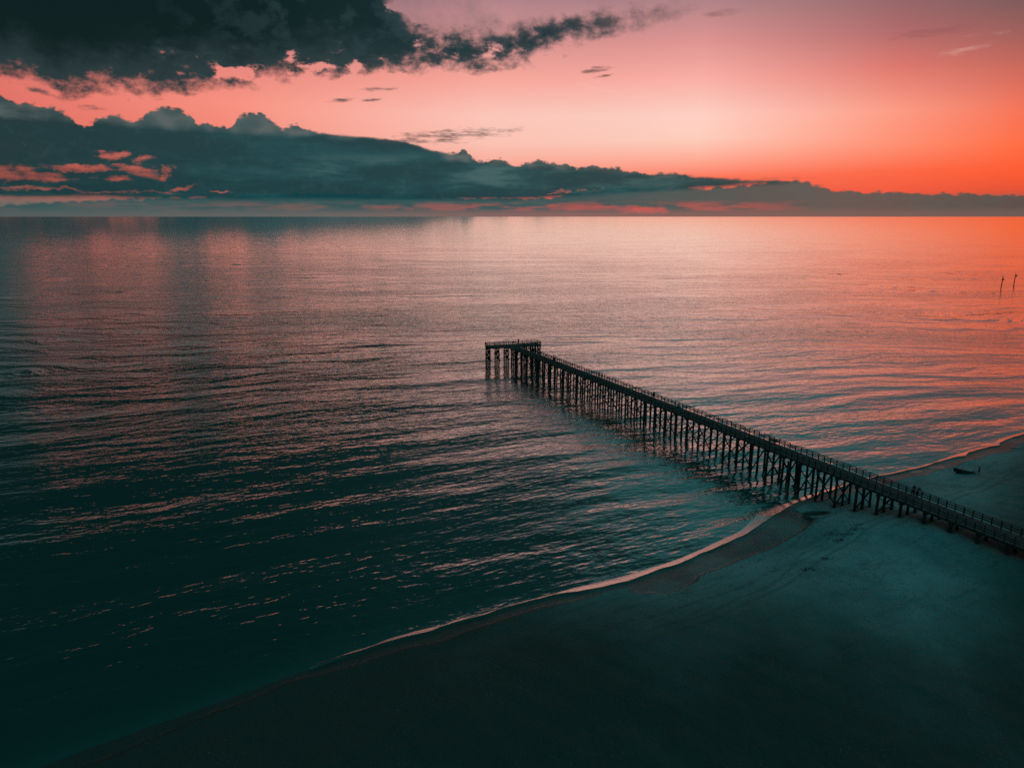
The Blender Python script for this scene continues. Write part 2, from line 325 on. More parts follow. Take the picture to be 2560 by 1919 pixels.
def wash_mat(name, film, foam, rough, gloss):
    """a thin sheet of water and spent foam: part mirror, part pale foam"""
    m, T = mat(name)
    n = T.noise(T.pos, .9, 5, .65); n2 = T.noise(T.pos, 5.0, 4, .7)
    nrm = bump(T, n * .04 + n2 * .008)
    df = T.n('ShaderNodeBsdfDiffuse'); T.put(df.inputs[0], T.mix(T.smooth(n + (n2 - .5) * .5, .38, .62), film, foam))
    gl = T.n('ShaderNodeBsdfGlossy'); gl.inputs['Roughness'].default_value = rough; T.put(gl.inputs['Normal'], nrm); gl.inputs[0].default_value = (1, .9, .84, 1)
    mx = T.n('ShaderNodeMixShader'); mx.inputs[0].default_value = gloss
    T.t.links.new(df.outputs[0], mx.inputs[1]); T.t.links.new(gl.outputs[0], mx.inputs[2]); T.t.links.new(mx.outputs[0], T.out.inputs['Surface'])
    return m
M['water'] = water_mat(); M['sand'] = sand_mat()

# ------------------------------------------------------------------ mesh helper
class MB:
    def __init__(self): self.v = []; self.f = []
    def box(self, c, size, ax=None):
        """box centred at c; ax = 3 axes (unit) or None"""
        a = ax or (Vector((1, 0, 0)), Vector((0, 1, 0)), Vector((0, 0, 1)))
        c = Vector(c); b = len(self.v)
        for i in (-1, 1):
            for j in (-1, 1):
                for k in (-1, 1):
                    self.v.append(c + a[0] * (i * size[0] / 2) + a[1] * (j * size[1] / 2) + a[2] * (k * size[2] / 2))
        for q in ((0, 1, 3, 2), (4, 6, 7, 5), (0, 4, 5, 1), (2, 3, 7, 6), (0, 2, 6, 4), (1, 5, 7, 3)):
            self.f.append([b + i for i in q])
        return self
    def beam(self, p, q, w, h, up=(0, 0, 1)):
        p = Vector(p); q = Vector(q); d = (q - p); L = d.length; d.normalize()
        s = d.cross(Vector(up)); s = s.normalized() if s.length > 1e-4 else Vector((1, 0, 0)); u = s.cross(d)
        return self.box((p + q) / 2, (L, w, h), (d, s, u))
    def tube(self, pts, rad, n=10, cap=True):
        pts = [Vector(p) for p in pts]; b = len(self.v)
        for i, p in enumerate(pts):
            d = (pts[min(i + 1, len(pts) - 1)] - pts[max(i - 1, 0)]).normalized()
            s = d.cross(Vector((0, 1, 0)) if abs(d.z) > .7 else Vector((0, 0, 1))).normalized(); t = d.cross(s)
            r = rad[i] if isinstance(rad, (list, tuple)) else rad
            for k in range(n):
                a = 2 * math.pi * k / n
                self.v.append(p + s * (math.cos(a) * r) + t * (math.sin(a) * r))
        for i in range(len(pts) - 1):
            for k in range(n):
                self.f.append([b + i * n + k, b + i * n + (k + 1) % n, b + (i + 1) * n + (k + 1) % n, b + (i + 1) * n + k])
        if cap:
            self.f.append([b + k for k in range(n)][::-1]); e = b + (len(pts) - 1) * n; self.f.append([e + k for k in range(n)])
        return self
    def build(self, name, m, parent=None, smooth=False):
        me = bpy.data.meshes.new(name); me.from_pydata([tuple(v) for v in self.v], [], self.f); me.materials.append(m)
        bm = bmesh.new(); bm.from_mesh(me); bmesh.ops.recalc_face_normals(bm, faces=bm.faces); bm.to_mesh(me); bm.free()
        if smooth: me.shade_smooth()
        o = bpy.data.objects.new(name, me); COL.objects.link(o)
        if parent: o.parent = parent
        return o
def tag(o, label=None, cat=None, group=None, kind=None):
    for k, v in (('label', label), ('category', cat), ('group', group), ('kind', kind)):
        if v: o[k] = v
    return o
def empty(name, loc, rz=0.0, **kw):
    o = bpy.data.objects.new(name, None); o.location = loc; o.rotation_euler = (0, 0, rz); o.empty_display_size = .3
    COL.objects.link(o); return tag(o, **kw)
def copy_tree(o, parent=None):
    c = o.copy(); COL.objects.link(c)
    if parent: c.parent = parent
    for ch in o.children: copy_tree(ch, c)
    return c
def np_mesh(name, verts, faces, m, smooth=True):
    me = bpy.data.meshes.new(name); n = len(verts); k = len(faces)
    me.vertices.add(n); me.vertices.foreach_set('co', verts.astype(np.float32).ravel())
    me.loops.add(k * 4); me.loops.foreach_set('vertex_index', faces.astype(np.int32).ravel())
    me.polygons.add(k); me.polygons.foreach_set('loop_start', np.arange(0, k * 4, 4, dtype=np.int32))
    me.update(calc_edges=True); me.materials.append(m)
    if smooth: me.shade_smooth()
    o = bpy.data.objects.new(name, me); COL.objects.link(o); return o
def grid_faces(nx, ny):
    i = np.arange(nx - 1)[None, :] + nx * np.arange(ny - 1)[:, None]
    return np.stack([i, i + 1, i + 1 + nx, i + nx], -1).reshape(-1, 4)
def attr(o, name, vals):
    a = o.data.attributes.new(name, 'FLOAT', 'POINT'); a.data.foreach_set('value', vals.astype(np.float32).ravel())

# ------------------------------------------------------------------ sea and beach (plan coordinates in metres, y = out to sea)
WASH_IN = [(-26.7, 65.47), (-24.51, 66.94), (-22.15, 68.32), (-19.8, 69.94), (-16.2, 72.01), (-13.16, 73.91), (-9.32, 75.55), (-6.69, 77.18), (-3.94, 78.68), (-1.35, 80.33), (2.15, 82.08), (5.35, 83.52), (8.6, 84.43), (11.94, 85.56), (15.4, 87.05), (19.13, 89.36), (23.91, 92.38), (28.79, 95.97), (33.41, 99.4), (36.79, 102.25), (38.78, 104.39), (42.78, 108.39), (46.96, 112.43), (51.04, 115.66), (56.6, 119.35), (62.64, 123.26), (69.3, 126.99), (72.32, 128.19), (74.46, 129.15), (77.63, 130.59), (81.08, 132.29), (84.77, 134.71), (87.3, 136.05), (89.96, 137.62), (93.04, 138.63), (94.96, 140.79), (99.31, 143.14), (102.57, 144.89), (104.91, 145.7), (105.58, 147.23), (108.48, 149.21), (111.93, 151.53), (115.63, 153.63)]
WASH_OUT = [(-26.76, 65.64), (-24.6, 67.22), (-22.27, 68.72), (-19.91, 70.39), (-16.29, 72.6), (-13.28, 74.68), (-9.42, 76.44), (-6.73, 78.01), (-3.97, 79.27), (-1.36, 80.84), (2.16, 82.67), (5.39, 84.16), (8.73, 85.92), (12.17, 87.44), (15.74, 89.17), (19.49, 91.23), (23.42, 93.5), (27.73, 96.64), (30.9, 99.29), (35.85, 103.31), (39.4, 107.78), (40.56, 109.7), (44.1, 112.19), (47.86, 114.78), (51.78, 117.49), (56.15, 120.12), (63.13, 124.28), (69.85, 128.06), (72.77, 129.03), (75.06, 130.25), (78.32, 131.82), (81.82, 133.57), (85.41, 135.8), (90.54, 139.24), (93.92, 141.1), (97.44, 143.12), (100.76, 144.72), (103.91, 146.78), (105.59, 148.46), (110.1, 151.58), (113.35, 153.58), (116.89, 155.41)]
SCARP = [(48.81, 106.39), (44.57, 101.53), (40.3, 98.16), (36.94, 95.53), (32.34, 92.95), (29.69, 91.0), (25.38, 88.48), (24.11, 85.98), (21.2, 83.7), (19.66, 83.3), (17.03, 83.91), (15.41, 84.52)]
EXT_L = [(-3000, -2300), (-400, -230), (-150, -30), (-70, 33), (-40, 56.5)]
EXT_R = [(135, 166.5), (170, 190), (300, 275), (900, 600), (6000, 3000)]
SHORE = np.array(EXT_L + WASH_OUT + EXT_R, float)

def shore_dist(x, y):
    """signed distance to the waterline, positive on land"""
    x = np.asarray(x, float); y = np.asarray(y, float)
    best = np.full(x.shape, 1e18); sg = np.zeros(x.shape)
    for (ax, ay), (bx, by) in zip(SHORE[:-1], SHORE[1:]):
        dx, dy = bx - ax, by - ay; L2 = dx * dx + dy * dy
        t = np.clip(((x - ax) * dx + (y - ay) * dy) / L2, 0, 1)
        ex, ey = x - ax - t * dx, y - ay - t * dy; d = ex * ex + ey * ey
        c = dx * (y - ay) - dy * (x - ax); m = d < best
        best = np.where(m, d, best); sg = np.where(m, -np.sign(c), sg)
    return np.sqrt(best) * np.where(sg == 0, 1, sg)
def inside(x, y, poly):
    r = np.zeros(np.shape(x), bool); n = len(poly)
    for i in range(n):
        (x0, y0), (x1, y1) = poly[i], poly[i - 1]
        if y0 == y1: continue
        r ^= ((y0 > y) != (y1 > y)) & (x < (x1 - x0) * (y - y0) / (y1 - y0) + x0)
    return r
def line_dist(x, y, pl):
    best = np.full(np.shape(x), 1e18)
    for (ax, ay), (bx, by) in zip(pl[:-1], pl[1:]):
        dx, dy = bx - ax, by - ay; t = np.clip(((x - ax) * dx + (y - ay) * dy) / (dx * dx + dy * dy), 0, 1)
        best = np.minimum(best, (x - ax - t * dx) ** 2 + (y - ay - t * dy) ** 2)
    return np.sqrt(best)
FLAT = SCARP + [p for p in WASH_IN if 14 < p[0] < 50]
def sstep(x, a, b):
    t = np.clip((x - a) / (b - a), 0, 1); return t * t * (3 - 2 * t)
def wob(x, y, s, seed):
    """smooth pseudo-noise, -1..1"""
    r = np.random.default_rng(seed); o = 0
    for i in range(6):
        a = r.uniform(0, 6.28); f = s * r.uniform(.5, 1.6); o = o + np.sin((x * math.cos(a) + y * math.sin(a)) * f + r.uniform(0, 6.28))
    return o / 3.2
PILES = [(8.76 + .42 * s * 1.0244 - .9075 * o, 218.44 - .9075 * s * 1.0244 - .42 * o) for s in [9.8 + 3.83 * k for k in range(25, 40)] for o in (.25, 1.89, 3.53)]
def scour(x, y):
    d = np.full(np.shape(x), 9e9)
    for px, py in PILES: d = np.minimum(d, (x - px) ** 2 + (y - py) ** 2)
    return np.exp(-d / .75)
def beach_z(x, y):
    x = np.asarray(x, float); y = np.asarray(y, float); s = shore_dist(x, y)
    z = np.interp(s, [-4000, -400, -60, -10, 0, 3, 5.5, 8, 12, 18, 24, 40, 90, 400, 9000], [-30, -12, -3.5, -.8, -.03, .16, .4, .95, 1.85, 3.0, 3.5, 3.9, 4.3, 5, 6])
    ins = inside(x, y, FLAT); d = line_dist(x, y, SCARP)
    z = np.where(ins, np.maximum(np.minimum(z, .12 + .035 * s), .06), z) if np.ndim(z) else z
    land = sstep(s, 5, 12)
    z = z + land * (.10 * wob(x, y, .35, 1) + .05 * wob(x, y, 1.1, 2) + .02 * wob(x, y, 3.0, 3))
    ax_ = (x - 7.06) * .9075 + (y - 217.6) * .42
    z = z + .85 * np.exp(-(ax_ / 7.0) ** 2) * sstep(s, 12, 21)
    z = z - .22 * scour(x, y) * sstep(s, 1, 4)
    z = np.maximum(z - .4 * np.exp(-(((x - 50.2) / 2.0) ** 2 + ((y - 109.2) / 1.2) ** 2)), np.minimum(z, .08))
    return z
def bz(x, y): return float(beach_z(np.array([x]), np.array([y]))[0])

def axis(dense0, dense1, step, far):
    c = list(np.arange(dense0, dense1 + step / 2, step)); g = step
    a = dense1
    while a < far: g *= 1.35; a += g; c.append(a)
    g = step; a = dense0; pre = []
    while a > -far: g *= 1.35; a -= g; pre.append(a)
    return np.array(pre[::-1] + c)
def build_beach():
    xs = axis(-45, 150, .4, 9000); ys = axis(40, 170, .4, 9000)
    X, Y = np.meshgrid(xs, ys); x = X.ravel(); y = Y.ravel()
    z = beach_z(x, y)
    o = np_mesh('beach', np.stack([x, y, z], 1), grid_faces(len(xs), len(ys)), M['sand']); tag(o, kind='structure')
    s = shore_dist(x, y); ins = inside(x, y, FLAT)
    edge = 2.6 + .8 * wob(x, y, .22, 11) + .35 * wob(x, y, .9, 12) + 1.3 * sstep(x, 58, 75)
    wet = np.maximum(sstep(edge - s, -.35, .35), np.where(ins, 1.0, sstep(line_dist(x, y, SCARP), .45, .1) * (x > 15)))
    attr(o, 'wet', wet); attr(o, 'inland', s)
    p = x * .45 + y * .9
    shade_damp = np.maximum(sstep(p, 108, 54), sstep((x - 52) * .75 - (y - 100) * .65, 2, 30))  # foreground falloff and pier shadow painted into the sand colour
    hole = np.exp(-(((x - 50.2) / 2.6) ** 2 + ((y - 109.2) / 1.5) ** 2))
    attr(o, 'shade_damp', np.maximum(np.maximum(shade_damp, sstep(hole, .25, .7)), .75 * scour(x, y)))  # wet pit and pile rings joined to the painted shade
    return o
build_beach()
def build_sea():
    xs = axis(-60, 140, 1.0, 90000); ys = axis(40, 180, 1.0, 90000)
    X, Y = np.meshgrid(xs, ys); x = X.ravel(); y = Y.ravel()
    o = np_mesh('sea', np.stack([x, y, np.zeros_like(x)], 1), grid_faces(len(xs), len(ys)), M['water']); tag(o, kind='structure')
    dep = -np.minimum(shore_dist(x, y), 0)
    attr(o, 'shallow', np.exp(-dep / 2.0) * .9)
build_sea()

def resample(pl, n):
    p = np.array(pl); d = np.r_[0, np.cumsum(np.hypot(*np.diff(p, axis=0).T))]; t = np.linspace(0, d[-1], n)
    return np.stack([np.interp(t, d, p[:, 0]), np.interp(t, d, p[:, 1])], 1)
def sheet(name, inner, outer, m, across=7, thick=.3, jitter=.0, crown=.2, end=3):
    """a thin closed sheet of water or foam lying on the sand between two lines"""
    n = len(inner); V = []; top = np.zeros((across, n, 3))
    for j in range(across):
        f = j / (across - 1); q = inner * (1 - f) + outer * f
        jt = jitter * (wob(q[:, 0], q[:, 1], 1.3, 21 + (j > across // 2)) * (1 if j in (0, across - 1) else 0))
        q = q + np.stack([jt * -.5, jt * .85], 1)
        top[j, :, :2] = q
        top[j, :, 2] = np.maximum(beach_z(q[:, 0], q[:, 1]), 0.0) + .015 + crown * (1 - f)
    bot = top.copy(); bot[..., 2] -= thick
    verts = np.concatenate([top.reshape(-1, 3), bot.reshape(-1, 3)]); F = grid_faces(n, across); k = across * n
    rim = [j for j in range(n)] + [n - 1 + n * j for j in range(1, across)] + [(across - 1) * n + i for i in range(n - 2, -1, -1)] + [n * j for j in range(across - 2, 0, -1)]
    rf = np.array([[a, a + k, b + k, b] for a, b in zip(rim, rim[1:] + rim[:1])])
    o = np_mesh(name, verts, np.concatenate([F, F[:, ::-1] + k, rf]), m)
    o.data.set_sharp_from_angle(angle=R(35)); return o
M['wash'] = wash_mat('wash_foam', (.12, .07, .055), (.3, .18, .15), .16, .66)
M['pool'] = wash_mat('pool_water', (.13, .13, .12), (.18, .17, .16), .08, .3)
tag(sheet('wave_wash', resample(WASH_IN[2:] + EXT_R[:1], 420), resample(WASH_OUT[2:] + EXT_R[:1], 420), M['wash'], jitter=.12), kind='structure')
def pool(cx, cy, rx, ry, rot, seed):
    a = np.linspace(0, 2 * math.pi, 41)[:-1]; r = 1 + .22 * wob(np.cos(a) * 2, np.sin(a) * 2, 1.0, seed)
    out = np.stack([np.cos(a) * rx * r, np.sin(a) * ry * r], 1); c, s = math.cos(rot), math.sin(rot)
    ring = np.stack([cx + out[:, 0] * c - out[:, 1] * s, cy + out[:, 0] * s + out[:, 1] * c], 1)
    mb = MB(); zc = bz(cx, cy) + .02
    for q in ring: mb.v.append(Vector((q[0], q[1], max(zc, bz(q[0], q[1]) + .012))))
    for q in ring: mb.v.append(Vector((q[0], q[1], zc - .3)))
    n = 40; mb.f.append(list(range(n))); mb.f.append(list(range(n, 2 * n))[::-1])
    for i in range(n): mb.f.append([i, i + n, (i + 1) % n + n, (i + 1) % n])
    return tag(mb.build('puddle', M['pool']), kind='structure')
pool(78.0, 129.4, 1.5, .55, .35, 31); pool(83.2, 131.8, 1.9, .7, .3, 32); pool(107.3, 144.2, 1.3, .3, .1, 33); pool(92.6, 136.4, 1.4, .25, .45, 34)
# ------------------------------------------------------------------ the pier
U = Vector((.42, -.9075, 0)).normalized(); N = Vector((-U.y, U.x, 0)); Z = Vector((0, 0, 1))
KS = 1.0244; A0 = Vector((8.76, 218.44, 0)); W = 3.78; DECK = 6.0; SP = 3.83; S0, S1 = -15.0, 172.0
def P(s, off, z): return A0 + U * (s * KS) + N * (-off) + Z * z        # off: metres from the far edge towards the near edge
FRAME = (U, N, Z)
pier = empty('fishing_pier', P(60, W / 2, 0), label='long weathered timber fishing pier on rows of braced piles with a T-shaped end', cat='pier')
pier.rotation_euler = (0, 0, 0)
def part(mb, name, m, par=pier, smooth=False):
    o = mb.build(name, m, None, smooth); o.parent = par
    root = par
    while root.parent: root = root.parent
    o.matrix_parent_inverse = Matrix.Translation(-root.location) if par is root else Matrix.Identity(4)
    return o
# deck boards laid across, slightly uneven
mb = MB(); s = S0
while s < S1:
    w = .19; mb.box(P(s + w / 2, W / 2, DECK - .025 + random.uniform(-.004, .004)), (w - .012, W + random.uniform(-.05, .05), .05), FRAME); s += w
part(mb, 'deck', M['deck'])
for off in (.12, W / 2, W - .12):
    mb = MB(); s = S0
    while s < S1: mb.box(P(min(s + 3.83, S1) / 2 + s / 2, off + random.uniform(-.01, .01), DECK - .05 - .17), (min(3.83, S1 - s) * KS - .01, .12, .33), FRAME); s += 3.83
    part(mb, 'stringer', M['wood'])
bents = [9.8 + SP * k for k in range(-6, 42)]
bents = [s for s in bents if s < S1 - 1]
far_piles = MB(); far_braces = MB(); n_pile = 0
def brace(a, b, w, h, up, s):
    if s < 42 or s > 149: far_braces.beam(a, b, w, h, up)
    else: part(MB().beam(a, b, w, h, up), 'cross_brace', M['wood'])
for i, s in enumerate(bents):
    hidden = s < 20 or s > 149
    tops = DECK - .05 - .34
    mb = MB(); 
    for k in (-1, 1): mb.box(P(s + k * .17, W / 2, tops - .17), (.1, W + .25, .32), FRAME)
    part(mb, 'pile_cap', M['wood'])
    base = []
    for off in (.25, W / 2 + random.uniform(-.15, .15), W - .25):
        q = P(s, off, 0); lean = Vector((random.uniform(-.05, .05), random.uniform(-.05, .05), 0)) + N * (.1 if off < 1 else -.1 if off > 3 else 0)
        zb = min(bz(q.x, q.y), 0) - 1.2 if bz(q.x, q.y) < .5 else bz(q.x, q.y) - .8
        r = random.uniform(.19, .24)
        pts = [q + lean + Z * zb, q + lean * .6 + Z * (zb * .5 + 3), q + Z * (tops - .02)]
        m_ = far_piles if hidden else MB()
        m_.tube(pts, [r * 1.12, r * 1.03, r], 9)
        if not hidden: part(m_, 'pile', M['pile'], smooth=False); n_pile += 1
        base.append(q)
    g = max(bz(base[1].x, base[1].y), 0)
    lo = g + .55; hi = tops - .5
    if hi - lo > 1.2:
        mid_ = (hi + lo) / 2; pairs = ((.24, (hi, lo)), (-.24, (lo, hi))) if s > 92 else ((.24, (hi, mid_)), (-.24, (mid_, hi)), (.26, (mid_ + .1, lo)), (-.26, (lo, mid_ + .1)))
        for k, (a, b) in pairs:
            if random.random() < .06: continue
            e = random.uniform(-.15, .15)
            brace(P(s + k, .05, a + e), P(s + k, W - .05, b + e), .08, .27, U, s)
        if i % 3 != 1 and s < 112:
            brace(P(s + .1, W - .02, hi), P(s + SP - .1, W - .02, lo + .6), .07, .24, N, s)
        if i % 3 != 0 and s < 112:
            brace(P(s + .1, .02, lo + .6), P(s + SP - .1, .02, hi), .07, .24, N, s)
        if s < 92 or i % 2:
            mb = MB(); mb.beam(P(s + .29, -.05, lo + .25), P(s + .29, W + .05, lo + .2), .1, .34, U); part(mb, 'girt', M['wood'])
o = part(far_piles, 'pile_cluster', M['pile']); o['kind'] = 'stuff'
o = part(far_braces, 'brace_cluster', M['wood']); o['kind'] = 'stuff'
# railings: a run of panels along each side; every third bay is lowered out over the water
BAY = 3.83 / 3
def rail_panel(base, d, side, n, bay, tops, name='rail_panel', par=pier, up=Z):
    """base = first post foot, d = direction, tops = cap height per bay"""
    mb = MB(); ax = (d, side, Z)
    for k in range(n + 1):
        h = max(tops[min(k, n - 1)], tops[max(k - 1, 0)])
        mb.box(base + d * (bay * k) + Z * (h / 2 - .1), (.13, .13, h + .16), ax)
    for k, h in enumerate(tops):
        c = base + d * (bay * (k + .5))
        mb.box(c + Z * (h + .02) - side * .01, (bay + .1, .18, .07), ax)
        lv = (h * .36, h * .68) if h > 1 else (.36 * 1.08, .6)
        for z in lv: mb.box(c + side * .06 + Z * z, (bay, .045, .16), ax)
    return part(mb, name, M['wood'], par)
k = -4
for side, off, skip in ((N, .06, (-99, -14)), (-N, W - .06, (-99, -12.2))):
    s = .9 + 3.85 * -4
    while s < S1 - 14:
        if s > skip[1]:
            t = (1.1, 1.1, .84) if s < 98 else (1.1, 1.1, 1.1)
            rail_panel(P(s, off, DECK), U, side, 3, 3.85 / 3 * KS, t)
        s += 3.85
# T head: a platform across the sea end
TL, TR = Vector((-9.1, 234.7, 0)), Vector((8.3, 240.4, 0))          # far corners
TD = (TR - TL).normalized(); TN = Vector((TD.y, -TD.x, 0)); TW = 4.9; TLEN = (TR - TL).length
def Q(a, b, z): return TL + TD * a + TN * b + Z * z                 # b: from the far edge towards the beach
TF = (TD, TN, Z)
mb = MB(); a = 0
while a < TLEN: mb.box(Q(a + .095, TW / 2, DECK - .02 + random.uniform(-.004, .004)), (.178, TW, .05), TF); a += .19
part(mb, 'head_deck', M['deck'])
for b in (.15, TW / 2, TW - .15): part(MB().box(Q(TLEN / 2, b, DECK - .22), (TLEN - .05, .14, .34), TF), 'stringer', M['wood'])
for a in (.35, 3.5, 6.7, 9.9, 13.1, TLEN - 2.1, TLEN - .3):
    part(MB().box(Q(a, TW / 2, DECK - .56), (.3, TW + .3, .32), TF), 'pile_cap', M['wood'])
    for b in (.3, TW / 2, TW - .3):
        q = Q(a, b, 0); r = random.uniform(.22, .25)
        part(MB().tube([q + Z * -3, q + Z * 3, q + Z * (DECK - .6)], [r * 1.1, r * 1.04, r], 9), 'head_pile', M['pile'])
    for k, (z0, z1) in ((.25, (5.1, 3.2)), (-.25, (3.2, 5.1)), (.25, (3.2, 1.3)), (-.25, (1.3, 3.2))):
        part(MB().beam(Q(a + k, .1, z0), Q(a + k, TW - .1, z1), .1, .34, TD), 'head_brace', M['wood'])
    part(MB().beam(Q(a + .27, 0, 1.7), Q(a + .27, TW, 1.7), .1, .42, TD), 'head_brace', M['wood'])
for b in (.2, TW - .2):
    part(MB().beam(Q(.4, b, 2.2), Q(3.5, b, 5.1), .07, .22, TN), 'head_brace', M['wood'])
    part(MB().beam(Q(6.7, b, 5.0), Q(9.9, b, 2.0), .07, .22, TN), 'head_brace', M['wood'])
    part(MB().beam(Q(13.1, b, 2.0), Q(TLEN - 2.1, b, 5.0), .07, .22, TN), 'head_brace', M['wood'])
n = 11; bay = (TLEN - .1) / n
for j in range(0, n, 3):
    m_ = min(3, n - j); rail_panel(Q(.05 + bay * j, .06, DECK), TD, -TN, m_, bay, (1.08,) * m_)
rail_panel(Q(.06, .1, DECK), TN, -TD, 3, (TW - .2) / 3, (1.08,) * 3)
rail_panel(Q(TLEN - .06, .1, DECK), TN, TD, 3, (TW - .2) / 3, (1.08,) * 3)
# beach side of the head, left and right of where the pier walks in
pc = (P(-15, W / 2, 0) - TL).dot(TD)
nl = 3; wl = (pc - W / 2 - .3) / nl; rail_panel(Q(.05, TW - .06, DECK), TD, TN, nl, wl, (1.08,) * nl)
nr = 4; wr = (TLEN - .05 - pc - W / 2 - .3) / nr; rail_panel(Q(pc + W / 2 + .3, TW - .06, DECK), TD, TN, nr, wr, (1.08,) * nr)
for q in (Q(.9, 4.3, DECK), Q(TLEN - .9, 1.0, DECK)):
    pass
# ------------------------------------------------------------------ people: one continuous skinned body, clothing and hair as parts
def skin_obj(name, joints, bones, m, par, sub=2):
    """joints: name -> (co, radius); bones: pairs. Skin + subdivision, applied."""
    me = bpy.data.meshes.new(name); keys = list(joints); ix = {k: i for i, k in enumerate(keys)}
    me.from_pydata([tuple(joints[k][0]) for k in keys], [(ix[a], ix[b]) for a, b in bones], [])
    o = bpy.data.objects.new(name, me); COL.objects.link(o)
    o.modifiers.new('skin', 'SKIN').use_smooth_shade = True
    sm = o.modifiers.new('sub', 'SUBSURF'); sm.levels = sub; sm.render_levels = sub
    for i, k in enumerate(keys):
        r = joints[k][1]; me.skin_vertices[0].data[i].radius = r if isinstance(r, tuple) else (r, r)
        me.skin_vertices[0].data[i].use_root = i == 0
    dg = bpy.context.evaluated_depsgraph_get(); ev = bpy.data.meshes.new_from_object(o.evaluated_get(dg))
    o.modifiers.clear(); o.data = ev; ev.materials.clear(); ev.materials.append(m); ev.shade_smooth()
    bpy.data.meshes.remove(me); o.parent = par; return o
def lerp(a, b, t): return Vector(a).lerp(Vector(b), t)
def person(loc, rz, label, shirt, legs, pose='stand', h=1.74, hat=False, group=None):
    root = empty('person', loc, rz, label=label, cat='person', group=group); k = h / 1.74
    V = lambda x, y, z: Vector((x * k, y * k, z * k))             # faces +y
    lean = {'stand': 0.0, 'rail': .30, 'fish': .12, 'walk': .04}[pose]
    J = {'pelvis': (V(0, 0, .95), (.15 * k, .115 * k)), 'waist': (V(0, .03 * lean * 3, 1.1), (.145 * k, .10 * k)), 'chest': (V(0, lean * .75, 1.32 - lean * .12), (.17 * k, .115 * k)),
         'neck': (V(0, lean * 1.0, 1.49 - lean * .22), .058 * k), 'skull': (V(0, .02 + lean * 1.12, 1.60 - lean * .26), (.078 * k, .095 * k)), 'crown': (V(0, .01 + lean * 1.14, 1.685 - lean * .27), (.062 * k, .075 * k)),
         'nose': (V(0, .115 + lean * 1.12, 1.595 - lean * .26), .014 * k), 'chin': (V(0, .075 + lean * 1.1, 1.53 - lean * .25), .03 * k)}
    B = [('pelvis', 'waist'), ('waist', 'chest'), ('chest', 'neck'), ('neck', 'skull'), ('skull', 'crown'), ('skull', 'nose'), ('neck', 'chin')]
    step = {'walk': .16}.get(pose, .03)
    for sx, s in ((-1, 'l'), (1, 'r')):
        J['ear' + s] = (V(sx * .085, lean * 1.12, 1.60 - lean * .26), .016 * k); B.append(('skull', 'ear' + s))
        f = step * sx
        J['hip' + s] = (V(sx * .10, 0, .90), .105 * k); J['knee' + s] = (V(sx * .11, .03 + f * .6, .50), .065 * k)
        J['calf' + s] = (V(sx * .11, -.015 + f * .5, .34), .06 * k); J['ankle' + s] = (V(sx * .11, -.03 + f, .085), .04 * k); J['toe' + s] = (V(sx * .13, .15 + f, .035), .034 * k)
        B += [('pelvis', 'hip' + s), ('hip' + s, 'knee' + s), ('knee' + s, 'calf' + s), ('calf' + s, 'ankle' + s), ('ankle' + s, 'toe' + s)]
        sh = V(sx * .195, lean * .85, 1.43 - lean * .2)
        if pose == 'rail': el, wr = V(sx * .30, lean + .18, 1.16), V(sx * .12, lean + .30, 1.13)
        elif pose == 'fish': el, wr = V(sx * .25, lean + .12, 1.14), V(sx * .06, lean + .32 + .05 * sx, 1.16 + .07 * sx)
        else: el, wr = V(sx * .26, -.03 - f * .5, 1.13), V(sx * .25, .07 - f, .88)
        J['sh' + s] = (sh, .062 * k); J['el' + s] = (el, .046 * k); J['wr' + s] = (wr, .03 * k)
        d = (wr - el).normalized(); palm = wr + d * (.075 * k); J['palm' + s] = (palm, (.036 * k, .02 * k))
        B += [('chest', 'sh' + s), ('sh' + s, 'el' + s), ('el' + s, 'wr' + s), ('wr' + s, 'palm' + s)]
        side = d.cross(Vector((0, 0, 1))); side = side.normalized() if side.length > .2 else Vector((1, 0, 0)); curl = side.cross(d)
        for i, (o_, L) in enumerate(((-.03, .065), (-.01, .078), (.01, .072), (.028, .055))):
            a = palm + side * (o_ * k) + d * (.02 * k); b = a + d * (L * .55 * k); c = b + d * (L * .3 * k) - curl * (.03 * k)
            for q, w in ((a, .010), (b, .009), (c, .008)): J[f'f{s}{i}{q is b}{q is c}'] = (q, w * k)
            n0, n1, n2 = f'f{s}{i}FalseFalse', f'f{s}{i}TrueFalse', f'f{s}{i}FalseTrue'
            B += [('palm' + s, n0), (n0, n1), (n1, n2)]
        t1 = wr + d * (.045 * k) - side * (.045 * k); t2 = t1 + d * (.04 * k) - side * (.012 * k)
        J['t1' + s] = (t1, .012 * k); J['t2' + s] = (t2, .01 * k); B += [('wr' + s, 't1' + s), ('t1' + s, 't2' + s)]
    skin_obj('body', J, B, M['skin'], root, 1)
    g = lambda key, w: (J[key][0], tuple(c + w for c in J[key][1]) if isinstance(J[key][1], tuple) else J[key][1] + w)
    TJ = {q: g(q, .022 * k) for q in ('waist', 'chest')}; TJ['hem'] = (V(0, 0, .93), (.168 * k, .13 * k)); TB = [('waist', 'chest'), ('waist', 'hem')]
    for s in 'lr':
        TJ['sh' + s] = g('sh' + s, .022 * k); TJ['slv' + s] = (lerp(J['sh' + s][0], J['el' + s][0], .75), .066 * k); TB += [('chest', 'sh' + s), ('sh' + s, 'slv' + s)]
    skin_obj('shirt', TJ, TB, M[shirt], root, 2)
    LJ = {'pelvis': (V(0, 0, .93), (.16 * k, .125 * k))}; LB = []
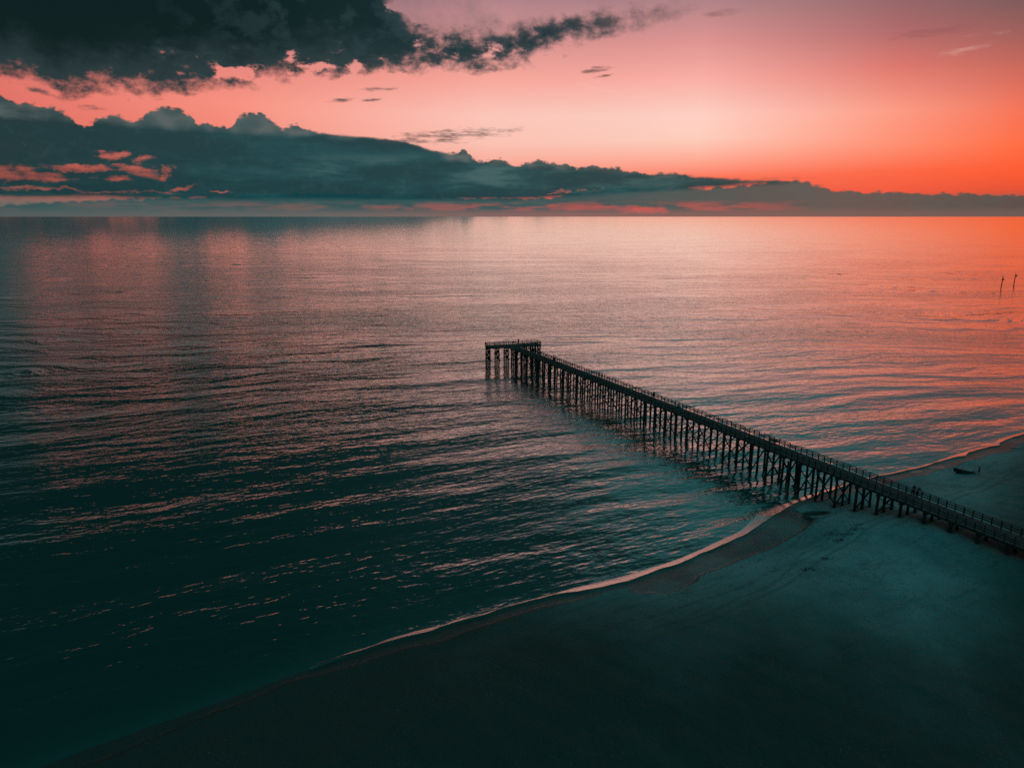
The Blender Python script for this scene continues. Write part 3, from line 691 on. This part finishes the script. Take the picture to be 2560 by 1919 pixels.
    for s in 'lr':
        LJ['hip' + s] = g('hip' + s, .02 * k); LJ['end' + s] = (lerp(J['hip' + s][0], J['knee' + s][0], .85), .085 * k); LB += [('pelvis', 'hip' + s), ('hip' + s, 'end' + s)]
        if legs != 'red': LJ['cuff' + s] = (lerp(J['knee' + s][0], J['ankle' + s][0], .92), .062 * k); LB.append(('end' + s, 'cuff' + s))
    skin_obj('shorts' if legs == 'red' else 'trousers', LJ, LB, M[legs], root, 2)
    c = J['skull'][0]
    skin_obj('hair', {'a': (c + V(0, -.035, .0), (.082 * k, .075 * k)), 'b': (c + V(0, -.012, .075), (.078 * k, .09 * k)), 'c': (c + V(0, -.05, -.07), (.06 * k, .04 * k))}, [('a', 'b'), ('a', 'c')], M['hair'], root, 2)
    for sx in (-1, 1):
        mb = MB(); e = c + V(sx * .032, .088, .005); mb.tube([e - V(0, .01, 0), e + V(0, .006, 0)], [.011 * k, .008 * k], 8); mb.build('eye', M['black'], root)
    mb = MB(); e = c + V(0, .088, -.045); mb.box(e, (.045 * k, .012 * k, .01 * k)); mb.build('mouth', M['red'], root)
    return root
YAW_SEA = math.atan2(-N.x, N.y)            # a person's +y towards the far railing
def on_deck(s, off): return P(s, off, DECK + .003)
angler = person(on_deck(59.0, .75), YAW_SEA, 'person in black holding a fishing rod upright at the pier railing', 'black', 'black', 'fish', 1.8)
rod = empty('fishing_rod', on_deck(59.0, .40) + Z * .98, YAW_SEA, label='long upright fishing rod held by the person in black on the pier', cat='fishing rod')
MB().tube([(0, 0, 0), (0, .01, .35)], .017, 8).build('handle', M['black'], rod)
MB().tube([(0, .01, .35), (0, .03, 1.0), (0, .08, 1.75)], [.022, .018, .012], 8).build('rod_blank', M['metal'], rod)
mb = MB(); mb.tube([(-.03, .045, .4), (.03, .045, .4)], .035, 12); mb.box((.05, .045, .4), (.02, .06, .012)); mb.build('reel', M['metal'], rod)
person(on_deck(34.75, .55), YAW_SEA + .2, 'person in a teal top leaning on the railing beside a person in black', 'teal', 'grey', 'rail', 1.66)
person(on_deck(36.5, .62), YAW_SEA - .1, 'person in black clothes with brown trousers standing at the railing near a teal top', 'black', 'brown', 'stand', 1.76)
person(on_deck(124.2, .52), YAW_SEA + .12, 'dark-clothed person leaning on the shoreward railing, the one nearer the sea', 'black', 'grey', 'rail', 1.9)
person(on_deck(124.9, .50), YAW_SEA - .15, 'dark-clothed person leaning on the shoreward railing, the one nearer land', 'grey', 'black', 'rail', 1.86)
person(Q(11.7, .7, DECK + .006), math.atan2(-(-TN).x, (-TN).y) + .3, 'person in brown standing at the far railing of the pier head', 'brown', 'brown', 'stand', 1.75)
bx, by = 86.4, 124.25
person(Vector((bx, by, bz(bx, by) - .01)), R(75), 'person in a teal shirt and red shorts standing on the beach beside dark driftwood', 'teal', 'red', 'walk', 1.75)

# ------------------------------------------------------------------ small things on the pier
def rounded_box(c, size, r=.03):
    bm = bmesh.new(); bmesh.ops.create_cube(bm, size=1); bmesh.ops.scale(bm, vec=size, verts=bm.verts)
    bmesh.ops.bevel(bm, geom=bm.edges[:], offset=r, segments=2, affect='EDGES', profile=.6); bmesh.ops.translate(bm, vec=c, verts=bm.verts)
    mb = MB(); bm.verts.index_update(); mb.v = [v.co.copy() for v in bm.verts]; mb.f = [[v.index for v in f.verts] for f in bm.faces]; bm.free(); return mb
YU = math.atan2(U.y, U.x)
def cooler(s, off, label, body, lid, k=1.0):
    r = empty('cooler', on_deck(s, off), YU + random.uniform(-.3, .3), label=label, cat='cooler', group='coolers on the pier')
    rounded_box((0, 0, .2 * k), (.62 * k, .38 * k, .38 * k)).build('tub', M[body], r); rounded_box((0, 0, .42 * k), (.66 * k, .42 * k, .07 * k), .02).build('lid', M[lid], r)
    for sx in (-1, 1): MB().box((sx * .33 * k, 0, .28 * k), (.05, .2 * k, .04)).build('handle', M['white'], r)
cooler(68.5, .75, 'blue cooler on the deck shoreward of the person with the fishing rod', 'blue', 'blue', 1.35)
cooler(91.8, 3.0, 'blue cooler with a white lid by the near railing of the pier', 'blue', 'white', 1.2)
b = empty('litter_bin', on_deck(10.2, .55), YU, label='dark litter bin standing against the railing near the pier head', cat='bin')
mb = MB(); mb.tube([(0, 0, .02), (0, 0, .5), (0, 0, .9)], [.27, .3, .31], 16); mb.build('drum', M['black'], b); MB().tube([(0, 0, .9), (0, 0, .95), (0, 0, 1.02)], [.33, .33, .2], 16).build('lid', M['metal'], b)
q = on_deck(57.2, 1.2); r = empty('towel', q, YU + .55, label='rumpled red-brown towel lying on the deck boards behind the angler', cat='towel')
mb = MB(); nx, ny = 25, 9
for t in (0, 1):
    for j in range(ny):
        for i in range(nx):
            x, y = (i / (nx - 1) - .5) * 2.3, (j / (ny - 1) - .5) * .55; mb.v.append(Vector((x, y, .05 + .035 * math.sin(x * 7 + y * 5) + .02 * math.sin(x * 17 - y * 9) - (.02 if t else 0))))
for t in (0, 1):
    for j in range(ny - 1):
        for i in range(nx - 1): a = t * nx * ny + j * nx + i; mb.f.append([a, a + 1, a + nx + 1, a + nx])
mb.build('cloth', M['red'], r, True)
def bench(loc, rz, label, L=1.8):
    r = empty('bench', loc, rz, label=label, cat='bench')
    mb = MB(); [mb.box((0, y, .45), (L, .11, .04)) for y in (-.16, -.03, .1)]; mb.build('seat', M['wood'], r)
    mb = MB(); [mb.box((0, .2 + .02 * i, .62 + .16 * i), (L, .035, .12)) for i in range(2)]; mb.build('backrest', M['wood'], r)
    for sx in (-1, 1):
        x = sx * (L / 2 - .18); mb = MB(); mb.box((x, -.15, .215), (.08, .08, .43)); mb.beam((x, .12, 0), (x, .22, .86), .07, .08); mb.box((x, -.02, .4), (.07, .36, .06)); mb.build('leg', M['wood'], r)
    return r
bench(on_deck(95.9, .55), YU, 'slatted wooden bench backed against the seaward railing over the water')
bench(Q(10.2, .75, DECK + .006), math.atan2(TD.y, TD.x), 'slatted wooden bench at the far railing of the pier head', 1.5)

# ------------------------------------------------------------------ in the water
def old_pile(x, y, top, label, r=.17):
    zb = min(bz(x, y), 0) - 1; o = empty('old_pile', (x, y, zb), label=label, cat='pile', group='old free-standing piles')
    MB().tube([(0, 0, 0), (.02, 0, (top - zb) * .6), (.05, .02, top - zb - .06), (.05, .02, top - zb)], [r * 1.1, r, r * .95, r * .75], 12).build('timber', M['pile'], o, True)
old_pile(50.9, 124.2, 4.2, 'bare single pile standing free in the shallows on the sea side of the double piles')
old_pile(52.7, 123.6, 4.6, 'thick old pile stub standing close beside the pier bent in the shallows', .2)
def marker(x, y, h, label, sign):
    o = empty('channel_marker', (x, y, -2), label=label, cat='channel marker', group='channel markers out at sea')
    MB().tube([(0, 0, 0), (.1, 0, h * .5), (.25, 0, h + 2)], [.3, .28, .22], 10).build('post', M['pile'], o)
    mb = MB(); zt = h + 2 - 2.4 + sign; mb.box((.45 + sign * .4, -.35, zt), (1.1 + sign * .5, .14, 1.2)); mb.box((.3, -.25, zt), (.3, .3, .16)); mb.build('board', M['metal'], o)
marker(344.6, 503.1, 7.3, 'dark channel marker post with a narrow board, nearer the shore than its neighbour', 0.0)
marker(370.6, 527.8, 7.4, 'dark channel marker post with a wider board, farther out than its neighbour', .5)

# ------------------------------------------------------------------ on the beach
def driftwood(x, y, rz):
    r = empty('driftwood', (x, y, bz(x, y) - .05), rz, label='dark driftwood trunk with a root mass and broken branches lying on the sand', cat='driftwood'); rg = random.Random(5)
    path = [(-1.7 + .34 * i, .14 * math.sin(i * .9), .33 + .06 * math.sin(i * 2.1)) for i in range(11)]
    MB().tube(path, [.34, .42, .36, .40, .33, .38, .35, .33, .30, .27, .2], 12).build('trunk', M['hull'], r, True)
    for i in range(9):
        a = -1.0 + 2.0 * i / 8 + rg.uniform(-.2, .2); L = rg.uniform(.4, .7); b = Vector((-1.5, .0, .35)); d = Vector((-.1 + rg.uniform(-.35, .3), math.sin(a) * .9, math.cos(a) * .6 + .05)).normalized()
        MB().tube([b, b + d * (L * .5) + Vector((0, rg.uniform(-.08, .08), .03)), b + d * L], [.15, .1, .03], 7).build('root', M['hull'], r, True)
    MB().tube([(-1.2, -.55, .12), (-.3, -.62, .24), (.6, -.5, .2), (1.3, -.56, .26)], [.2, .25, .22, .12], 9).build('branch', M['hull'], r, True)
    for x0, dx, dy, dz, L in ((-1.0, -.15, .2, .9, .6), (-.1, .25, -.1, .9, .55), (-.5, .1, .4, .8, .75), (.2, -.2, -.3, .85, .6), (.9, .7, .3, .75, 1.0), (1.15, .75, -.25, .55, .95), (1.35, .9, .15, .3, .8), (1.0, .5, .05, .85, .8)):
        d = Vector((dx, dy, dz)).normalized(); b = Vector((x0, .03, .3)); m_ = b + d * (L * .55) + Vector((.06, -.05, .02))
        mb = MB().tube([b, m_, b + d * L], [.09, .06, .02], 6); mb.tube([m_, m_ + Vector((d.x * .3 + .1, d.y * .3 - .2, d.z * .3))], [.04, .012], 5); mb.build('branch', M['hull'], r, True)
driftwood(85.2, 126.6, R(-42))
x, y = 48.2, 106.7
r = empty('wooden_ladder', (x, y, bz(x, y) + .05), 0, label='broken wooden ladder lying flat on the wet sand by the pier', cat='ladder'); r.rotation_euler = (R(2), R(3), R(-62))
for sy in (-1, 1): MB().box((0, sy * .32, .04), (3.0, .09, .12)).build('rail', M['wood'], r)
for i in range(5): MB().box((-1.2 + .6 * i, 0, .05), (.08, .56, .06)).build('rung', M['wood'], r)
def weed(x, y, rad, label, seed):
    rg = random.Random(seed); mb = MB()
    for _ in range(26):
        a = rg.uniform(0, 6.28); d = rad * rg.random() ** .6; px, py = x + math.cos(a) * d * 1.6, y + math.sin(a) * d; L = rg.uniform(.15, .5); b = rg.uniform(0, 6.28); zz = bz(px, py)
        p = [Vector((px + math.cos(b) * L * t, py + math.sin(b) * L * t, zz + .01 + .05 * (1 - d / rad) * math.sin(math.pi * t) + rg.uniform(0, .03))) for t in (0, .35, .7, 1)]
        mb.tube([q - Vector((x, y, 0)) for q in p], [.02, .032, .028, .01], 5)
    o = mb.build('seaweed_clump', M['weed'], None, True); o.location = (x, y, 0)
    tag(o, label, 'seaweed', 'seaweed washed up on the dry sand')
WEED = [(52.54, 100.51, .75, 'dark seaweed clump nearest the pier shadow, farthest along the sand', 41), (51.32, 98.25, .7, 'flat dark seaweed clump just below the one nearest the pier', 42), (47.6, 98.05, 1.0, 'widest dark seaweed patch, left of the others near the wet sand edge', 43),
        (49.28, 96.76, .7, 'dark seaweed clump in the middle of the scattered patches', 44), (47.37, 95.2, .5, 'small seaweed scrap below the middle clump', 45), (43.03, 89.33, .55, 'small dark seaweed clump alone on the smooth sand', 46), (39.52, 85.99, .75, 'dark seaweed clump nearest the camera', 47)]
for a in WEED: weed(*a)
